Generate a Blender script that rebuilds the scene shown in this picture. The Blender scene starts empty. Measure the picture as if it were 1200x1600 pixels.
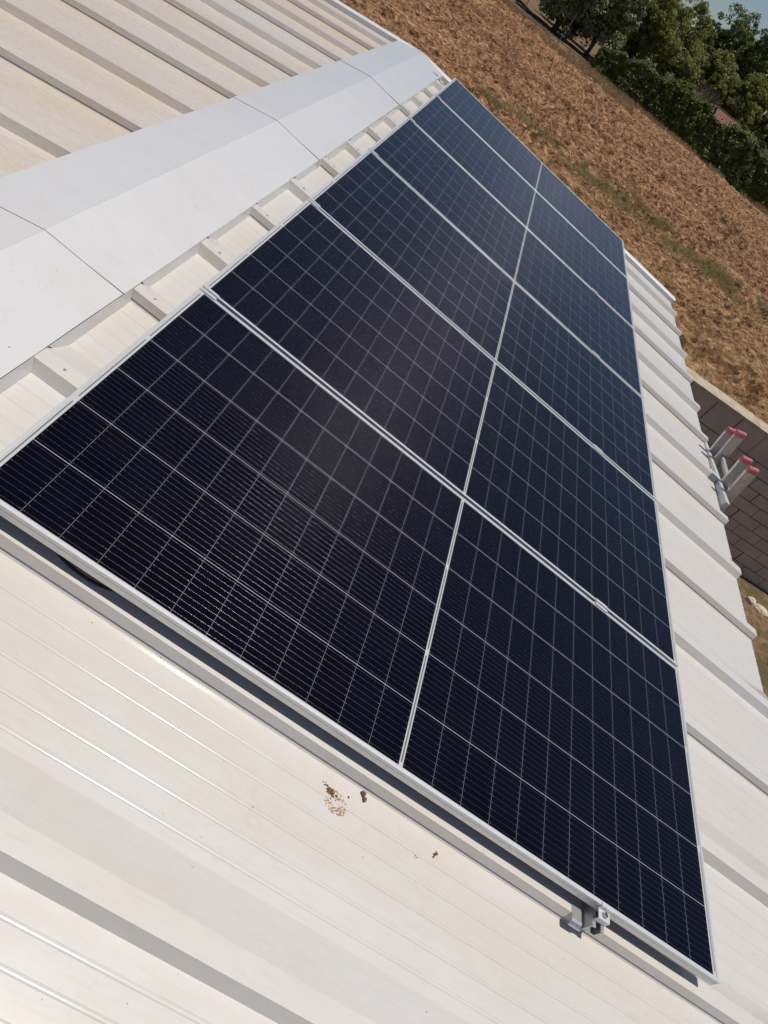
import bpy, bmesh, math, random
import numpy as np
from mathutils import Matrix, Vector

# ------------------------------------------------------------------ camera, sky, sun, exposure
H = 3.85                                   # height of the roof reference point above the ground
TH = math.radians(5.9)                     # roof pitch
scene = bpy.context.scene
COL = scene.collection
PF = Matrix.Translation((0, 0, H)) @ Matrix.Rotation(TH, 4, 'Y')      # frame of the solar array
RM = PF @ Matrix.Rotation(-0.0066, 4, 'Z')                            # frame of the roof sheets
CR = [[0.0]*3]*3
def rodr(r):
    t = math.sqrt(sum(a*a for a in r)); k = [a/t for a in r]
    K = np.array([[0, -k[2], k[1]], [k[2], 0, -k[0]], [-k[1], k[0], 0]])
    return np.eye(3) + math.sin(t)*K + (1-math.cos(t))*K@K
R = rodr((8.0298, 2.2165, 2.2469))
cam = bpy.data.cameras.new('camera'); camo = bpy.data.objects.new('camera', cam); COL.objects.link(camo)
M = Matrix.Identity(4)
for i in range(3):
    M[i][0] = R[0][i]; M[i][1] = -R[1][i]; M[i][2] = -R[2][i]
M[0][3], M[1][3], M[2][3] = 0.3561, -0.9839, 1.3164
camo.matrix_world = PF @ M
cam.sensor_fit = 'VERTICAL'; cam.sensor_height = 36.0; cam.lens = 1128.47/1600*36
cam.clip_start = 0.05; cam.clip_end = 3000
scene.camera = camo

sun_dir = (PF.to_3x3() @ Vector((0.13, 0.045, 1.0))).normalized()      # towards the sun
elev = math.asin(sun_dir.z); azi = math.atan2(sun_dir.x, sun_dir.y)
world = bpy.data.worlds.new('World'); scene.world = world; world.use_nodes = True
nt = world.node_tree; nt.nodes.clear()
sky = nt.nodes.new('ShaderNodeTexSky'); sky.sky_type = 'NISHITA'; sky.sun_disc = False
sky.sun_elevation = elev; sky.sun_rotation = azi; sky.dust_density = 0.3; sky.air_density = 1.0; sky.ozone_density = 1.0
bg = nt.nodes.new('ShaderNodeBackground'); bg.inputs[1].default_value = 0.052
wo = nt.nodes.new('ShaderNodeOutputWorld')
tint = nt.nodes.new('ShaderNodeMix'); tint.data_type = 'RGBA'; tint.blend_type = 'MULTIPLY'; tint.inputs[0].default_value = 1.0; tint.inputs[7].default_value = (0.88, 0.98, 1.16, 1)
nt.links.new(sky.outputs[0], tint.inputs[6]); nt.links.new(tint.outputs[2], bg.inputs[0]); nt.links.new(bg.outputs[0], wo.inputs[0])
sl = bpy.data.lights.new('sun', 'SUN'); sl.energy = 3.65; sl.angle = math.radians(0.5); sl.color = (1.0, 0.935, 0.845)
so = bpy.data.objects.new('sun', sl); COL.objects.link(so)
so.rotation_euler = sun_dir.to_track_quat('Z', 'Y').to_euler(); so.location = (0, 0, 30)
scene.view_settings.view_transform = 'Standard'; scene.view_settings.look = 'None'
scene.view_settings.exposure = 0.0; scene.view_settings.gamma = 1.0
scene.cycles.max_bounces = 6

rng = np.random.default_rng(7); random.seed(7)

# ------------------------------------------------------------------ helpers
def mesh_obj(name, verts, faces, mat=None, parent=None, mw=None, smooth=False):
    me = bpy.data.meshes.new(name); me.from_pydata([tuple(v) for v in verts], [], faces); me.update()
    o = bpy.data.objects.new(name, me); COL.objects.link(o)
    if mat: me.materials.append(mat)
    if parent is not None: o.parent = parent
    elif mw is not None: o.matrix_world = mw
    if smooth:
        for p in me.polygons: p.use_smooth = True
    return o
def big_obj(name, V, F, mat, parent=None, mw=None, smooth=False):
    """V (n,3) float array, F (m,k) int array"""
    me = bpy.data.meshes.new(name); n = len(V); m, k = F.shape
    me.vertices.add(n); me.vertices.foreach_set('co', V.astype(np.float32).ravel())
    me.loops.add(m*k); me.loops.foreach_set('vertex_index', F.astype(np.int32).ravel())
    me.polygons.add(m); me.polygons.foreach_set('loop_start', (np.arange(m)*k).astype(np.int32))
    me.polygons.foreach_set('loop_total', np.full(m, k, np.int32))
    me.polygons.foreach_set('use_smooth', np.full(m, smooth, bool))
    me.update(calc_edges=True)
    o = bpy.data.objects.new(name, me); COL.objects.link(o); me.materials.append(mat)
    if parent is not None: o.parent = parent
    elif mw is not None: o.matrix_world = mw
    return o
def tag(o, label=None, cat=None, group=None, kind=None):
    if label: o['label'] = label
    if cat: o['category'] = cat
    if group: o['group'] = group
    if kind: o['kind'] = kind
    return o
def empty(name, mw, label, cat, group=None):
    o = bpy.data.objects.new(name, None); COL.objects.link(o); o.matrix_world = mw; o.empty_display_size = 0.1
    return tag(o, label, cat, group)
class MB:
    def __init__(s): s.v = []; s.f = []
    def add(s, v, f):
        n = len(s.v); s.v += [tuple(a) for a in v]; s.f += [tuple(i+n for i in q) for q in f]; return s
    def box(s, x0, x1, y0, y1, z0, z1, mt=None):
        v = [Vector((x, y, z)) for x in (x0, x1) for y in (y0, y1) for z in (z0, z1)]
        if mt: v = [mt @ a for a in v]
        return s.add(v, [(0,1,3,2), (4,6,7,5), (0,4,5,1), (2,3,7,6), (0,2,6,4), (1,5,7,3)])
    def hexa(s, a, b):      # two quads (4 points each) joined
        return s.add(list(a)+list(b), [(3,2,1,0), (4,5,6,7), (0,1,5,4), (1,2,6,5), (2,3,7,6), (3,0,4,7)])
    def prism(s, poly, d0, d1, fn):    # polygon list of (a,b), extruded from d0 to d1, fn(a,b,d)->xyz
        n = len(poly)
        v = [fn(a, b, d0) for a, b in poly] + [fn(a, b, d1) for a, b in poly]
        f = [(i, (i+1) % n, n+(i+1) % n, n+i) for i in range(n)] + [tuple(range(n))[::-1], tuple(range(n, 2*n))]
        return s.add(v, f)
    def tube(s, pts, r, n=8):
        pts = [Vector(p) for p in pts]; rings = []
        rr = r if isinstance(r, (list, tuple)) else [r]*len(pts)
        for i, p in enumerate(pts):
            t = (pts[min(i+1, len(pts)-1)]-pts[max(i-1, 0)]).normalized()
            a = t.orthogonal().normalized() if i == 0 else (rings_a - rings_a.dot(t)*t).normalized()
            rings_a = a; b = t.cross(a)
            rings.append([p + rr[i]*(math.cos(2*math.pi*k/n)*a + math.sin(2*math.pi*k/n)*b) for k in range(n)])
        v = [q for r_ in rings for q in r_]
        f = [(i*n+k, i*n+(k+1) % n, (i+1)*n+(k+1) % n, (i+1)*n+k) for i in range(len(pts)-1) for k in range(n)]
        f += [tuple(range(n))[::-1], tuple(range((len(pts)-1)*n, len(pts)*n))]
        return s.add(v, f)
    def build(s, name, mat, parent=None, mw=None, smooth=False, bevel=0.0):
        o = mesh_obj(name, s.v, s.f, mat, parent, mw, smooth)
        bm = bmesh.new(); bm.from_mesh(o.data); bmesh.ops.recalc_face_normals(bm, faces=bm.faces); bm.to_mesh(o.data); bm.free()
        if bevel:
            b = o.modifiers.new('bevel', 'BEVEL'); b.width = bevel; b.segments = 2; b.limit_method = 'ANGLE'
        return o

# ------------------------------------------------------------------ node helpers
class NT:
    def __init__(s, name):
        s.m = bpy.data.materials.new(name); s.m.use_nodes = True; s.t = s.m.node_tree
        s.p = s.t.nodes['Principled BSDF']; s.o = s.t.nodes['Material Output']
    def n(s, ty, **kw):
        a = s.t.nodes.new('ShaderNode'+ty)
        for k, v in kw.items(): setattr(a, k, v)
        return a
    def l(s, a, b): s.t.links.new(a, b)
    def setin(s, sock, v):
        if isinstance(v, bpy.types.NodeSocket): s.l(v, sock)
        else: sock.default_value = v
    def math(s, op, a, b=None, c=None, clamp=False):
        n = s.n('Math', operation=op); n.use_clamp = clamp
        s.setin(n.inputs[0], a)
        if b is not None: s.setin(n.inputs[1], b)
        if c is not None: s.setin(n.inputs[2], c)
        return n.outputs[0]
    def coord(s, scale=(1, 1, 1), kind='Object', rot=(0, 0, 0)):
        c = s.n('TexCoord'); mp = s.n('Mapping'); mp.inputs['Scale'].default_value = scale; mp.inputs['Rotation'].default_value = rot
        s.l(c.outputs[kind], mp.inputs[0]); return mp.outputs[0]
    def noise(s, vec, scale, detail=4, rough=0.55, dist=0.0):
        n = s.n('TexNoise'); s.l(vec, n.inputs['Vector']); n.inputs['Scale'].default_value = scale
        n.inputs['Detail'].default_value = detail; n.inputs['Roughness'].default_value = rough; n.inputs['Distortion'].default_value = dist
        return n.outputs[0]
    def ramp(s, v, stops):
        r = s.n('ValToRGB'); s.l(v, r.inputs[0]); e = r.color_ramp.elements
        while len(e) < len(stops): e.new(0.5)
        for i, (p, c) in enumerate(stops):
            e[i].position = p; e[i].color = (*c, 1) if len(c) == 3 else c
        return r.outputs[0]
    def fl(s, v, lo, hi, a=0.0, b=1.0):
        m = s.n('MapRange'); m.inputs[1].default_value = lo; m.inputs[2].default_value = hi
        m.inputs[3].default_value = a; m.inputs[4].default_value = b; s.l(v, m.inputs[0]); return m.outputs[0]
    def mix(s, f, a, b, mode='MIX'):
        n = s.n('Mix', data_type='RGBA', blend_type=mode); s.setin(n.inputs[0], f)
        for k, v in ((6, a), (7, b)):
            if isinstance(v, tuple): v = (*v, 1) if len(v) == 3 else v
            s.setin(n.inputs[k], v)
        return n.outputs[2]
    def bump(s, h, strength=0.3, dist=0.01):
        b = s.n('Bump'); b.inputs['Strength'].default_value = strength; b.inputs['Distance'].default_value = dist
        s.l(h, b.inputs['Height']); s.l(b.outputs[0], s.p.inputs['Normal'])
    def base(s, c): s.setin(s.p.inputs['Base Color'], (*c, 1) if isinstance(c, tuple) and len(c) == 3 else c)
    def rough(s, v): s.setin(s.p.inputs['Roughness'], v)

def simple(name, col, rough=0.5, metal=0.0, spec=0.5, var=0.0, vscale=20):
    t = NT(name)
    if var:
        t.base(t.mix(t.fl(t.noise(t.coord(), vscale, 5), 0.3, 0.7), tuple(c*(1-var) for c in col), tuple(min(1, c*(1+var)) for c in col)))
    else: t.base(col)
    t.rough(rough); t.p.inputs['Metallic'].default_value = metal; t.p.inputs['Specular IOR Level'].default_value = spec
    return t.m

def roof_paint(name, clean, dusty, streak, amount, fine, scuff=0.16, dent=0.5):
    """white lacquered sheet with dust that lies in long soft streaks down the slope"""
    t = NT(name)
    c = t.coord((1, 1, 1))
    cs = t.coord((0.35, 1, 1))
    big = t.noise(cs, 2.2, 4, 0.6, 0.6)
    mid = t.noise(t.coord((0.6, 1, 1)), 11, 6, 0.65, 0.8)
    pink = t.noise(t.coord((0.8, 1, 1)), 6.3, 4, 0.6, 1.2)
    fin = t.noise(t.coord((0.07, 1, 1)), 150, 4, 0.7)
    grain = t.noise(c, 260, 3, 0.7)
    f = t.fl(big, 0.40, 0.64); g = t.fl(mid, 0.35, 0.7)
    fac = t.math('MULTIPLY', t.math('ADD', t.math('MULTIPLY', f, 0.65), t.math('MULTIPLY', g, 0.45)), amount, clamp=True)
    col = t.mix(fac, clean, dusty)
    col = t.mix(t.math('MULTIPLY', t.fl(pink, 0.42, 0.58), 0.5), col, t.mix(1.0, col, (1.0, 0.975, 0.965), 'MULTIPLY'))
    col = t.mix(t.math('MULTIPLY', t.fl(fin, 0.45, 0.75), fine), col, streak)
    # scuffs: swirled worm-like marks
    sw = t.n('TexVoronoi', feature='DISTANCE_TO_EDGE'); wv = t.coord((0.6, 1, 1))
    wn = t.n('TexNoise'); t.l(wv, wn.inputs['Vector']); wn.inputs['Scale'].default_value = 9
    addv = t.n('VectorMath', operation='MULTIPLY_ADD'); t.l(wn.outputs['Color'], addv.inputs[0]); addv.inputs[1].default_value = (0.35, 0.35, 0); t.l(wv, addv.inputs[2])
    t.l(addv.outputs[0], sw.inputs['Vector']); sw.inputs['Scale'].default_value = 26
    scf = t.math('MULTIPLY', t.math('MULTIPLY', t.fl(sw.outputs['Distance'], 0.0, 0.05, 1, 0), t.fl(t.noise(c, 5, 2), 0.5, 0.66)), scuff)
    col = t.mix(scf, col, tuple(a*0.62 for a in dusty))
    # specks of dirt
    v = t.n('TexVoronoi'); t.l(c, v.inputs['Vector']); v.inputs['Scale'].default_value = 30
    sp = t.math('MULTIPLY', t.fl(v.outputs['Distance'], 0.045, 0.075, 1, 0), t.fl(t.noise(c, 3.1, 2), 0.46, 0.54))
    spc = t.n('SeparateColor'); t.l(v.outputs['Color'], spc.inputs[0])
    sp = t.math('MULTIPLY', sp, t.math('GREATER_THAN', spc.outputs[0], 0.62))
    col = t.mix(t.math('MULTIPLY', sp, 0.7), col, (0.20, 0.15, 0.10))
    t.base(col)
    t.rough(t.math('ADD', t.math('MULTIPLY', fac, 0.14), t.math('ADD', t.math('MULTIPLY', grain, 0.06), 0.40)))
    t.p.inputs['Specular IOR Level'].default_value = 0.2; t.p.inputs['Coat Weight'].default_value = 0.85; t.p.inputs['Coat Roughness'].default_value = 0.15
    b1 = t.n('Bump'); b1.inputs['Strength'].default_value = dent; b1.inputs['Distance'].default_value = 0.004; t.l(t.noise(t.coord((0.5, 1, 1)), 5, 2), b1.inputs['Height'])
    b2 = t.n('Bump'); b2.inputs['Strength'].default_value = 0.12; b2.inputs['Distance'].default_value = 0.0006; t.l(fin, b2.inputs['Height']); t.l(b1.outputs[0], b2.inputs['Normal'])
    t.l(b2.outputs[0], t.p.inputs['Normal'])
    return t.m
M_right = roof_paint('white_roof_paint', (0.635, 0.622, 0.592), (0.608, 0.565, 0.495), (0.48, 0.42, 0.34), 0.9, 0.20, 0.14)
M_left = roof_paint('dusty_roof_paint', (0.66, 0.625, 0.575), (0.64, 0.55, 0.43), (0.46, 0.36, 0.25), 1.0, 0.5)
M_cap = roof_paint('ridge_cap_paint', (0.665, 0.665, 0.66), (0.60, 0.575, 0.54), (0.55, 0.52, 0.48), 0.45, 0.05, 0.22, 1.0)
M_alu = simple('anodised_aluminium', (0.70, 0.695, 0.68), 0.42, 0.45, 0.5, 0.05, 60)
M_rail = simple('mill_aluminium', (0.62, 0.62, 0.61), 0.38, 0.9, 0.5, 0.08, 90)
M_steel = simple('stainless_steel', (0.66, 0.65, 0.63), 0.22, 1.0)
M_cable = simple('black_cable_sheath', (0.012, 0.012, 0.013), 0.45)
M_flash = simple('white_flashing', (0.68, 0.68, 0.67), 0.4, 0, 0.4, 0.04, 8)
M_red = simple('red_plastic', (0.50, 0.155, 0.165), 0.6, 0, 0.3, 0.25, 40)
M_lad = simple('ladder_aluminium', (0.62, 0.61, 0.59), 0.45, 0.7, 0.5, 0.12, 30)
M_ladw = simple('crossbar_aluminium', (0.70, 0.70, 0.69), 0.4, 0.35, 0.5, 0.06, 30)

def glass_mat(L, W):
    t = NT('solar_glass'); c = t.n('TexCoord'); sx = t.n('SeparateXYZ'); t.l(c.outputs['Object'], sx.inputs[0])
    x, y = sx.outputs[0], sx.outputs[1]
    xm = t.math('SUBTRACT', t.math('ABSOLUTE', t.math('SUBTRACT', x, L/2)), 0.0060)      # distance from centre gap, 0..1.109
    u = t.math('DIVIDE', xm, 0.0926); v = t.math('DIVIDE', t.math('SUBTRACT', y, 0.01225), 0.1845)
    inside = t.math('MULTIPLY', t.math('MULTIPLY', t.math('GREATER_THAN', xm, 0), t.math('LESS_THAN', u, 12.0)),
                    t.math('MULTIPLY', t.math('GREATER_THAN', v, 0), t.math('LESS_THAN', v, 6.0)))
    def edge(a, period):     # distance in metres to the nearest cell border
        f = t.math('FRACT', a); return t.math('MULTIPLY', t.math('SUBTRACT', 0.5, t.math('ABSOLUTE', t.math('SUBTRACT', f, 0.5))), period)
    eu, ev = edge(u, 0.0926), edge(v, 0.1845)
    gap_u = t.math('LESS_THAN', eu, 0.00055); gap_v = t.math('LESS_THAN', ev, 0.0008)
    vb = t.math('FRACT', t.math('MULTIPLY', v, 10)); db = t.math('MULTIPLY', t.math('ABSOLUTE', t.math('SUBTRACT', vb, 0.5)), 0.01845)
    bus = t.math('LESS_THAN', db, 0.00042)
    pad = t.math('MULTIPLY', t.math('LESS_THAN', db, 0.0009), t.math('LESS_THAN', t.math('ABSOLUTE', t.math('SUBTRACT', eu, 0.0050)), 0.0012))
    # ribbons in the white margins
    rb_end = t.math('LESS_THAN', t.math('ABSOLUTE', t.math('SUBTRACT', xm, 1.1190)), 0.0018)
    rb_mid = t.math('LESS_THAN', xm, -0.0036)
    brk = t.math('GREATER_THAN', edge(t.math('DIVIDE', v, 2), 0.369), 0.012)
    rib = t.math('MULTIPLY', t.math('MAXIMUM', rb_end, rb_mid), t.math('MAXIMUM', t.math('MULTIPLY', brk, 1.0), 0.0))
    var = t.noise(c.outputs['Object'], 3.0, 3)
    cell = t.mix(t.fl(var, 0.3, 0.7), (0.0012, 0.0008, 0.0030), (0.0018, 0.0012, 0.0042))
    # subtle cell to cell difference
    wn = t.n('TexWhiteNoise', noise_dimensions='2D'); cv = t.n('CombineXYZ'); t.l(t.math('FLOOR', u), cv.inputs[0]); t.l(t.math('FLOOR', v), cv.inputs[1]); t.l(cv.outputs[0], wn.inputs['Vector'])
    cell = t.mix(t.math('MULTIPLY', wn.outputs['Value'], 0.35), cell, (0.0026, 0.0026, 0.0075))
    col = t.mix(bus, cell, (0.134, 0.117, 0.142))
    col = t.mix(pad, col, (0.18, 0.175, 0.17))
    col = t.mix(gap_u, col, (0.17, 0.17, 0.20))
    col = t.mix(gap_v, col, (0.42, 0.42, 0.45))
    marg = t.mix(rib, (0.50, 0.505, 0.50), (0.16, 0.16, 0.16))
    col = t.mix(inside, marg, col)
    # thin dust film
    dust = t.math('MULTIPLY', t.fl(t.noise(c.outputs['Object'], 7, 6, 0.7), 0.4, 0.8), 0.004)
    col = t.mix(dust, col, (0.5, 0.45, 0.42))
    t.base(col)
    # the bus wires are round: tilt the normal across each wire so that it glints lengthwise as a thin rod does
    k = t.math('MULTIPLY', t.math('MULTIPLY', t.math('DIVIDE', t.math('MULTIPLY', t.math('SUBTRACT', vb, 0.5), 0.01845), 0.00042), bus), 0.95)
    ydir = PF.to_3x3() @ Vector((0, 1, 0))
    sc = t.n('VectorMath', operation='SCALE'); sc.inputs[0].default_value = ydir; t.l(k, sc.inputs['Scale'])
    busm = t.math('MULTIPLY', bus, inside); t.l(t.math('MULTIPLY', busm, 0.75), t.p.inputs['Metallic'])
    t.rough(t.math('ADD', t.fl(t.noise(c.outputs['Object'], 220, 2), 0.3, 0.7, 0.10, 0.19), t.math('MULTIPLY', busm, 0.11)))
    t.p.inputs['Specular IOR Level'].default_value = 0.20
    b = t.n('Bump'); b.inputs['Strength'].default_value = 0.10; b.inputs['Distance'].default_value = 0.0004; t.l(t.noise(c.outputs['Object'], 420, 2), b.inputs['Height'])
    ad = t.n('VectorMath', operation='ADD'); t.l(b.outputs[0], ad.inputs[0]); t.l(sc.outputs[0], ad.inputs[1])
    no = t.n('VectorMath', operation='NORMALIZE'); t.l(ad.outputs[0], no.inputs[0]); t.l(no.outputs[0], t.p.inputs['Normal'])
    return t.m
PL, PW, PG = 2.278, 1.1315, 0.0183
M_glass = glass_mat(PL, PW)

def soil_mat():
    t = NT('ploughed_soil'); c = t.coord()
    sx = t.n('SeparateXYZ'); cc = t.n('TexCoord'); t.l(cc.outputs['Object'], sx.inputs[0]); y = sx.outputs[1]
    n1 = t.noise(c, 2.2, 6, 0.65, 0.5); n2 = t.noise(t.coord((0.55, 1, 1)), 7.0, 7, 0.74, 0.4); n3 = t.noise(t.coord((0.12, 1, 1)), 0.9, 3)
    n4 = t.noise(c, 30, 4, 0.7)
    col = t.ramp(n2, [(0.41, (0.026, 0.012, 0.007)), (0.475, (0.19, 0.093, 0.045)), (0.555, (0.37, 0.205, 0.110)), (0.66, (0.62, 0.41, 0.23))])
    col = t.mix(t.math('MULTIPLY', t.fl(n1, 0.45, 0.7), 0.35), col, (0.25, 0.115, 0.055))
    col = t.mix(t.math('MULTIPLY', t.fl(n4, 0.5, 0.8), 0.4), col, (0.48, 0.34, 0.21))
    rows_ = t.noise(t.coord((0.06, 1, 1)), 1.7, 4, 0.7, 0.2)
    col = t.mix(t.math('MULTIPLY', t.fl(rows_, 0.52, 0.66), 0.55), col, (0.115, 0.055, 0.030))
    col = t.mix(t.math('MULTIPLY', t.fl(rows_, 0.46, 0.34), 0.35), col, (0.52, 0.36, 0.19))
    yel = t.math('MULTIPLY', t.fl(y, 30, 20), t.fl(n3, 0.35, 0.6), None, True)
    col = t.mix(t.math('MULTIPLY', yel, 0.35), col, (0.33, 0.225, 0.095))
    t.base(col); t.rough(0.95); t.p.inputs['Specular IOR Level'].default_value = 0.1
    t.bump(n4, 0.8, 0.03)
    return t.m
M_soil = soil_mat()
def ground_mat():
    t = NT('dry_earth'); c = t.coord()
    n = t.noise(c, 1.4, 7, 0.65, 0.4); n2 = t.noise(c, 9, 6, 0.75)
    col = t.ramp(n2, [(0.3, (0.075, 0.045, 0.028)), (0.5, (0.20, 0.125, 0.075)), (0.72, (0.36, 0.25, 0.15))])
    col = t.mix(t.math('MULTIPLY', t.fl(n, 0.47, 0.6), 0.75), col, (0.085, 0.088, 0.035))
    t.base(col); t.rough(0.95); t.p.inputs['Specular IOR Level'].default_value = 0.1; t.bump(n2, 0.8, 0.04)
    return t.m
M_ground = ground_mat()
def leaf_mat(name, dark, light, tr=0.25, sc=0.9):
    t = NT(name); c = t.coord()
    n = t.noise(c, sc, 4, 0.6); n2 = t.noise(c, 9, 3, 0.6)
    f = t.math('ADD', t.math('MULTIPLY', t.fl(n, 0.35, 0.65), 0.6), t.math('MULTIPLY', t.fl(n2, 0.3, 0.7), 0.5), None, True)
    t.base(t.mix(f, dark, light)); t.rough(0.55); t.p.inputs['Specular IOR Level'].default_value = 0.25
    if tr:
        tl = t.n('BsdfTranslucent'); t.l(t.p.inputs['Base Color'].links[0].from_socket, tl.inputs[0])
        mx = t.n('MixShader'); mx.inputs[0].default_value = tr; t.l(t.p.outputs[0], mx.inputs[1]); t.l(tl.outputs[0], mx.inputs[2]); t.l(mx.outputs[0], t.o.inputs[0])
    return t.m
M_bark = simple('bark', (0.10, 0.075, 0.055), 0.9, 0, 0.1, 0.35, 6)

# ------------------------------------------------------------------ ground and field
gx = np.array([-600, 600], float)
mesh_obj('ground', [(-900, -500, 0), (900, -500, 0), (900, 1500, 0), (-900, 1500, 0)], [(0, 1, 2, 3)], M_ground)
tag(bpy.data.objects['ground'], kind='structure')

def vnoise(X, Y, s, seed):
    """smooth value noise, period-free lattice hashing"""
    x = X/s; y = Y/s; xi = np.floor(x).astype(np.int64); yi = np.floor(y).astype(np.int64); fx = x-xi; fy = y-yi
    fx = fx*fx*(3-2*fx); fy = fy*fy*(3-2*fy)
    def h(a, b):
        k = (a*374761393 + b*668265263 + seed*2147483647) & 0xffffffff
        k = ((k ^ (k >> 13))*1274126177) & 0xffffffff
        return ((k ^ (k >> 16)) & 0xffffff)/float(0xffffff)
    return (h(xi, yi)*(1-fx)+h(xi+1, yi)*fx)*(1-fy) + (h(xi, yi+1)*(1-fx)+h(xi+1, yi+1)*fx)*fy
def field_height(X, Y):
    z = 0.10*vnoise(X, Y, 3.1, 1) + 0.08*vnoise(X, Y, 0.9, 2)
    z += 0.28*(1-np.abs(2*vnoise(X, Y, 0.40, 3)-1))**1.8*(0.4+vnoise(X, Y, 1.7, 8))
    z += 0.08*np.maximum(0, vnoise(X*1.0, Y, 0.19, 4)-0.35) + 0.04*vnoise(X, Y, 0.10, 5)
    z += 0.07*np.sin(Y*7.6+1.5*vnoise(X, Y, 4.0, 12))*vnoise(X, Y, 2.2, 13)
    edge = np.clip((Y-10.2)/1.2, 0, 1)*np.clip((68.0-Y)/2.0, 0, 1)
    return 0.02 + z*(0.25+0.75*edge)
rows = np.exp(np.linspace(math.log(9.95), math.log(69.0), 640))
cols = np.linspace(-0.30, 0.80, 1000)
YY, TT = np.meshgrid(rows, cols, indexing='ij'); XX = 0.5 + TT*(YY+4.0)
ZZ = field_height(XX, YY)
V = np.stack([XX.ravel(), YY.ravel(), ZZ.ravel()], 1)
i, j = np.meshgrid(np.arange(len(rows)-1), np.arange(len(cols)-1), indexing='ij'); b0 = (i*len(cols)+j).ravel()
F = np.stack([b0, b0+1, b0+len(cols)+1, b0+len(cols)], 1)
fld = big_obj('field', V, F, M_soil); tag(fld, kind='structure')

def blades(name, P, Lh, w, lean, mat, label, cat, up=1.0, kind='stuff'):
    """P (n,3) roots; one tapering blade each"""
    n = len(P); a = rng.uniform(0, 2*np.pi, n); ln = Lh*rng.uniform(0.5, 1.3, n)
    d = np.stack([np.cos(a)*lean, np.sin(a)*lean, np.full(n, up)*rng.uniform(0.5, 1.2, n)], 1); d /= np.linalg.norm(d, axis=1)[:, None]
    b = rng.uniform(0, 2*np.pi, n); s = np.stack([np.cos(b), np.sin(b), np.zeros(n)], 1)*(w*rng.uniform(0.6, 1.4, n))[:, None]
    tip = P + d*ln[:, None]
    V = np.concatenate([P-s, P+s, tip+s*0.3, tip-s*0.3]); F = np.stack([np.arange(n), np.arange(n)+n, np.arange(n)+2*n, np.arange(n)+3*n], 1)
    o = big_obj(name, V, F, mat); tag(o, label, cat, kind=kind); return o
# straw lying over the clods
M_straw = leaf_mat('straw', (0.34, 0.20, 0.10), (0.62, 0.43, 0.24), 0.1, 1.5)
n = 110000
yy = 10.5*np.exp(rng.uniform(0, 1, n)**0.8*math.log(67/10.5)); tt = rng.uniform(-0.25, 0.75, n); xx = 0.5+tt*(yy+4)
keep = vnoise(xx, yy, 0.8, 9)+0.5*vnoise(xx, yy, 0.25, 10) > 0.62
xx, yy = xx[keep], yy[keep]
P = np.stack([xx, yy, field_height(xx, yy)+0.005], 1)
blades('straw', P, 0.11, 0.010, 1.0, M_straw, 'loose straw and stubble scattered over the reddish clods of the ploughed field', 'straw', up=0.3)
# grassy balk across the field
M_gg = leaf_mat('green_grass', (0.20, 0.165, 0.065), (0.40, 0.33, 0.15), 0.3, 1.2)
n = 60000; xx = rng.uniform(-0.5, 20, n); yy = 29.4 + rng.normal(0, 1.0, n) + 0.5*np.sin(xx*0.35) + xx*0.07
keep = (vnoise(xx, yy, 1.3, 21)+0.5*vnoise(xx, yy, 0.5, 22) > 0.52+0.010*np.abs(xx-5)) & (rng.uniform(0, 1, n) < np.clip(1.0-0.0*xx, 0, 1)); xx, yy = xx[keep], yy[keep]
blades('grass', np.stack([xx, yy, field_height(xx, yy)-0.02], 1), 0.19, 0.011, 0.8, M_gg, 'strip of greyish green grass running across the ploughed field', 'grass')
M_dg = leaf_mat('dry_grass', (0.26, 0.17, 0.085), (0.46, 0.33, 0.18), 0.3, 1.2)
n = 50000; xx = rng.uniform(-14, 40, n); yy = rng.uniform(61.5, 68.6, n); k = vnoise(xx, yy, 1.5, 31) > 0.35; xx, yy = xx[k], yy[k]
k = (yy > 65.8) | (xx < 9); xx, yy = xx[k], yy[k]
blades('dry_grass', np.stack([xx, yy, np.zeros(len(xx))], 1), 0.55, 0.03, 0.45, M_dg, 'tall dry blond grass along the far edge of the field', 'dry grass')
n = 26000; xx = rng.uniform(-8, 36, n); yy = 24.2 + rng.normal(0, 2.6, n); k = vnoise(xx, yy, 1.1, 41) > 0.5; xx, yy = xx[k], yy[k]
M_yg = leaf_mat('yellow_stubble', (0.30, 0.20, 0.09), (0.46, 0.33, 0.15), 0.2, 1.2)
blades('stubble', np.stack([xx, yy, field_height(xx, yy)], 1), 0.13, 0.012, 1.0, M_yg, 'yellow stubble between the barn and the grass strip', 'stubble', up=0.5)
n = 14000; xx = rng.uniform(4.5, 14, n); yy = rng.uniform(3, 9.3, n); k = vnoise(xx, yy, 0.8, 51) > 0.52; xx, yy = xx[k], yy[k]
blades('weeds', np.stack([xx, yy, np.zeros(len(xx))], 1), 0.09, 0.006, 0.9, M_gg, 'low weeds on the bare earth beside the barn', 'weeds')

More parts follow.
